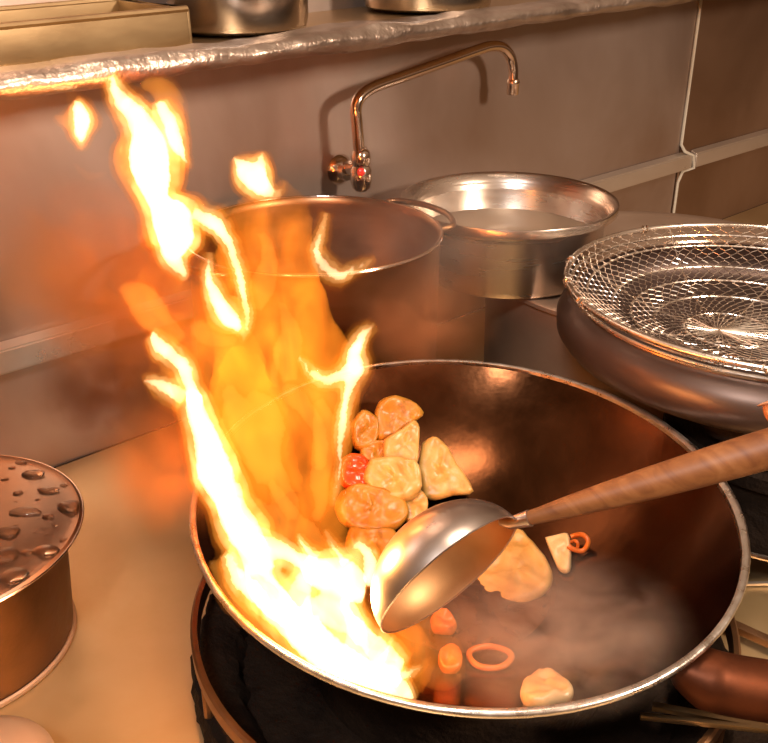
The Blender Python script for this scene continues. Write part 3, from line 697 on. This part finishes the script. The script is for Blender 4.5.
# ------------------------------------------------------------------ smoke and steam
def puff(name, label, cat, px, py, k, rx, ry, rz, mat, rot=0):
    b = bmesh.new(); bmesh.ops.create_icosphere(b, subdivisions=4, radius=1)
    for v in b.verts: v.co *= 1+.12*noise.noise(v.co*2+Vector((px*.1, 0, 0)))
    o = obj(name, b, mat, ang=180); o.location = at(px, py, k); o.scale = (rx, ry, rz); o.rotation_euler = (0, rot, HD-pi/2)
    return tag(o, label, cat, None, 'stuff')
SMK = haze('brown_smoke', (.92, .46, .17), 62, 1.8, .34, .62)
puff('smoke', 'orange-lit brown smoke left of the flame', 'smoke', 115, 290, .86, .14, .07, .11, SMK, .5)
POTSHADE = haze('pot_shadow_haze', (.26, .11, .04), 75, 1.8, .34, .62, 0)  # dense dark haze that puts the stockpot's shadow on the wall
puff('smoke', 'dark brown haze painting the stockpot shadow under the wall ledge left of the fire', 'smoke', 95, 385, .93, .075, .045, .08, POTSHADE, .2)
puff('smoke', 'orange smoke added for the fire glow over the deck between the lidded pot and the fire', 'smoke', 165, 470, .76, .07, .055, .075, haze('glow_smoke', (.90, .46, .17), 32, 1.6, .32, .64))  # orange puff added to imitate the fire's glow above the deck
SMK2 = haze('thin_brown_smoke', (.85, .50, .28), 26, 1.6, .30, .64)
puff('smoke', 'brown smoke drifting between the stockpot and the steel basin', 'smoke', 425, 318, .92, .085, .06, .07, SMK2)
STM = haze('steam', (.95, .78, .66), 42, 2.6, .36, .64)
puff('steam', 'pale steam rising in the front right of the wok', 'steam', 550, 635, .62, .105, .06, .065, STM)
STM2 = haze('thin_steam', (.95, .84, .76), 7.0, 2.0, .30, .66)
puff('steam', 'thin steam drifting before the wall and the faucet', 'steam', 440, 235, 1.05, .20, .12, .12, STM2)

# ------------------------------------------------------------------ light
def area(name, loc_, target, size, power, col, sy=None):
    l = bpy.data.lights.new(name, 'AREA'); l.energy = power; l.color = col; l.size = size
    if sy: l.shape = 'RECTANGLE'; l.size_y = sy
    o = bpy.data.objects.new(name, l); COL.objects.link(o); o.location = loc_
    o.rotation_mode = 'QUATERNION'; o.rotation_quaternion = (Vector(target)-Vector(loc_)).to_track_quat('-Z', 'Y'); return o
def point(name, loc_, power, col, r=.02):
    l = bpy.data.lights.new(name, 'POINT'); l.energy = power; l.color = col; l.shadow_soft_size = r
    o = bpy.data.objects.new(name, l); COL.objects.link(o); o.location = loc_; return o
ob = aty(356, 100, fy); shd = aty(323, 106, WY); ldr = (ob-shd).normalized()
print('light dir', ldr)
area('key_lamp', ob + ldr*1.9 + Vector((0, 0, .12)), ob, .16, 28, (1, .77, .58))
area('ceiling_and_fill_lamp', (.5, .2, 1.9), (.7, .7, .1), .60, 15, (1, .76, .56), .25)
area('ceiling_and_fill_lamp', (-.45, -.1, 1.35), (.22, 1.03, .10), .26, 15, (1, .93, .88), .2)  # added fill lamp, low at front left, to brighten the left wall
point('flame_light', at(330, 600, .62), 1.15, (1, .46, .13), .02)
point('flame_light', at(210, 480, .64), 3.2, (1, .46, .13), .02)
point('flame_light', at(155, 170, .78), .2, (1, .40, .10), .02)
w = bpy.data.worlds.new('world'); S.world = w; w.use_nodes = True; nt = w.node_tree; bg = nt.nodes['Background']
tc = N(nt, 'ShaderNodeTexCoord'); sp_ = N(nt, 'ShaderNodeSeparateXYZ'); nt.links.new(tc.outputs['Generated'], sp_.inputs[0])
c = ramp(nt, maprange(nt, sp_.outputs['Z'], -1, 1, 0, 1), [(.40, (.035, .017, .009)), (.52, (.12, .058, .030)), (.75, (.30, .175, .10)), (1, (.42, .29, .20))])
nt.links.new(c, bg.inputs[0]); bg.inputs[1].default_value = 1.15

# ------------------------------------------------------------------ render settings
S.view_settings.view_transform = 'Standard'; S.view_settings.look = 'None'; S.view_settings.gamma = 1; S.view_settings.exposure = 0
S.view_settings.use_curve_mapping = False
C_ = S.cycles
C_.use_denoising = True; C_.max_bounces = 8; C_.transparent_max_bounces = 128; C_.volume_bounces = 1
C_.sample_clamp_indirect = 6; C_.caustics_reflective = False; C_.caustics_refractive = False; C_.volume_step_rate = 1; C_.volume_max_steps = 256
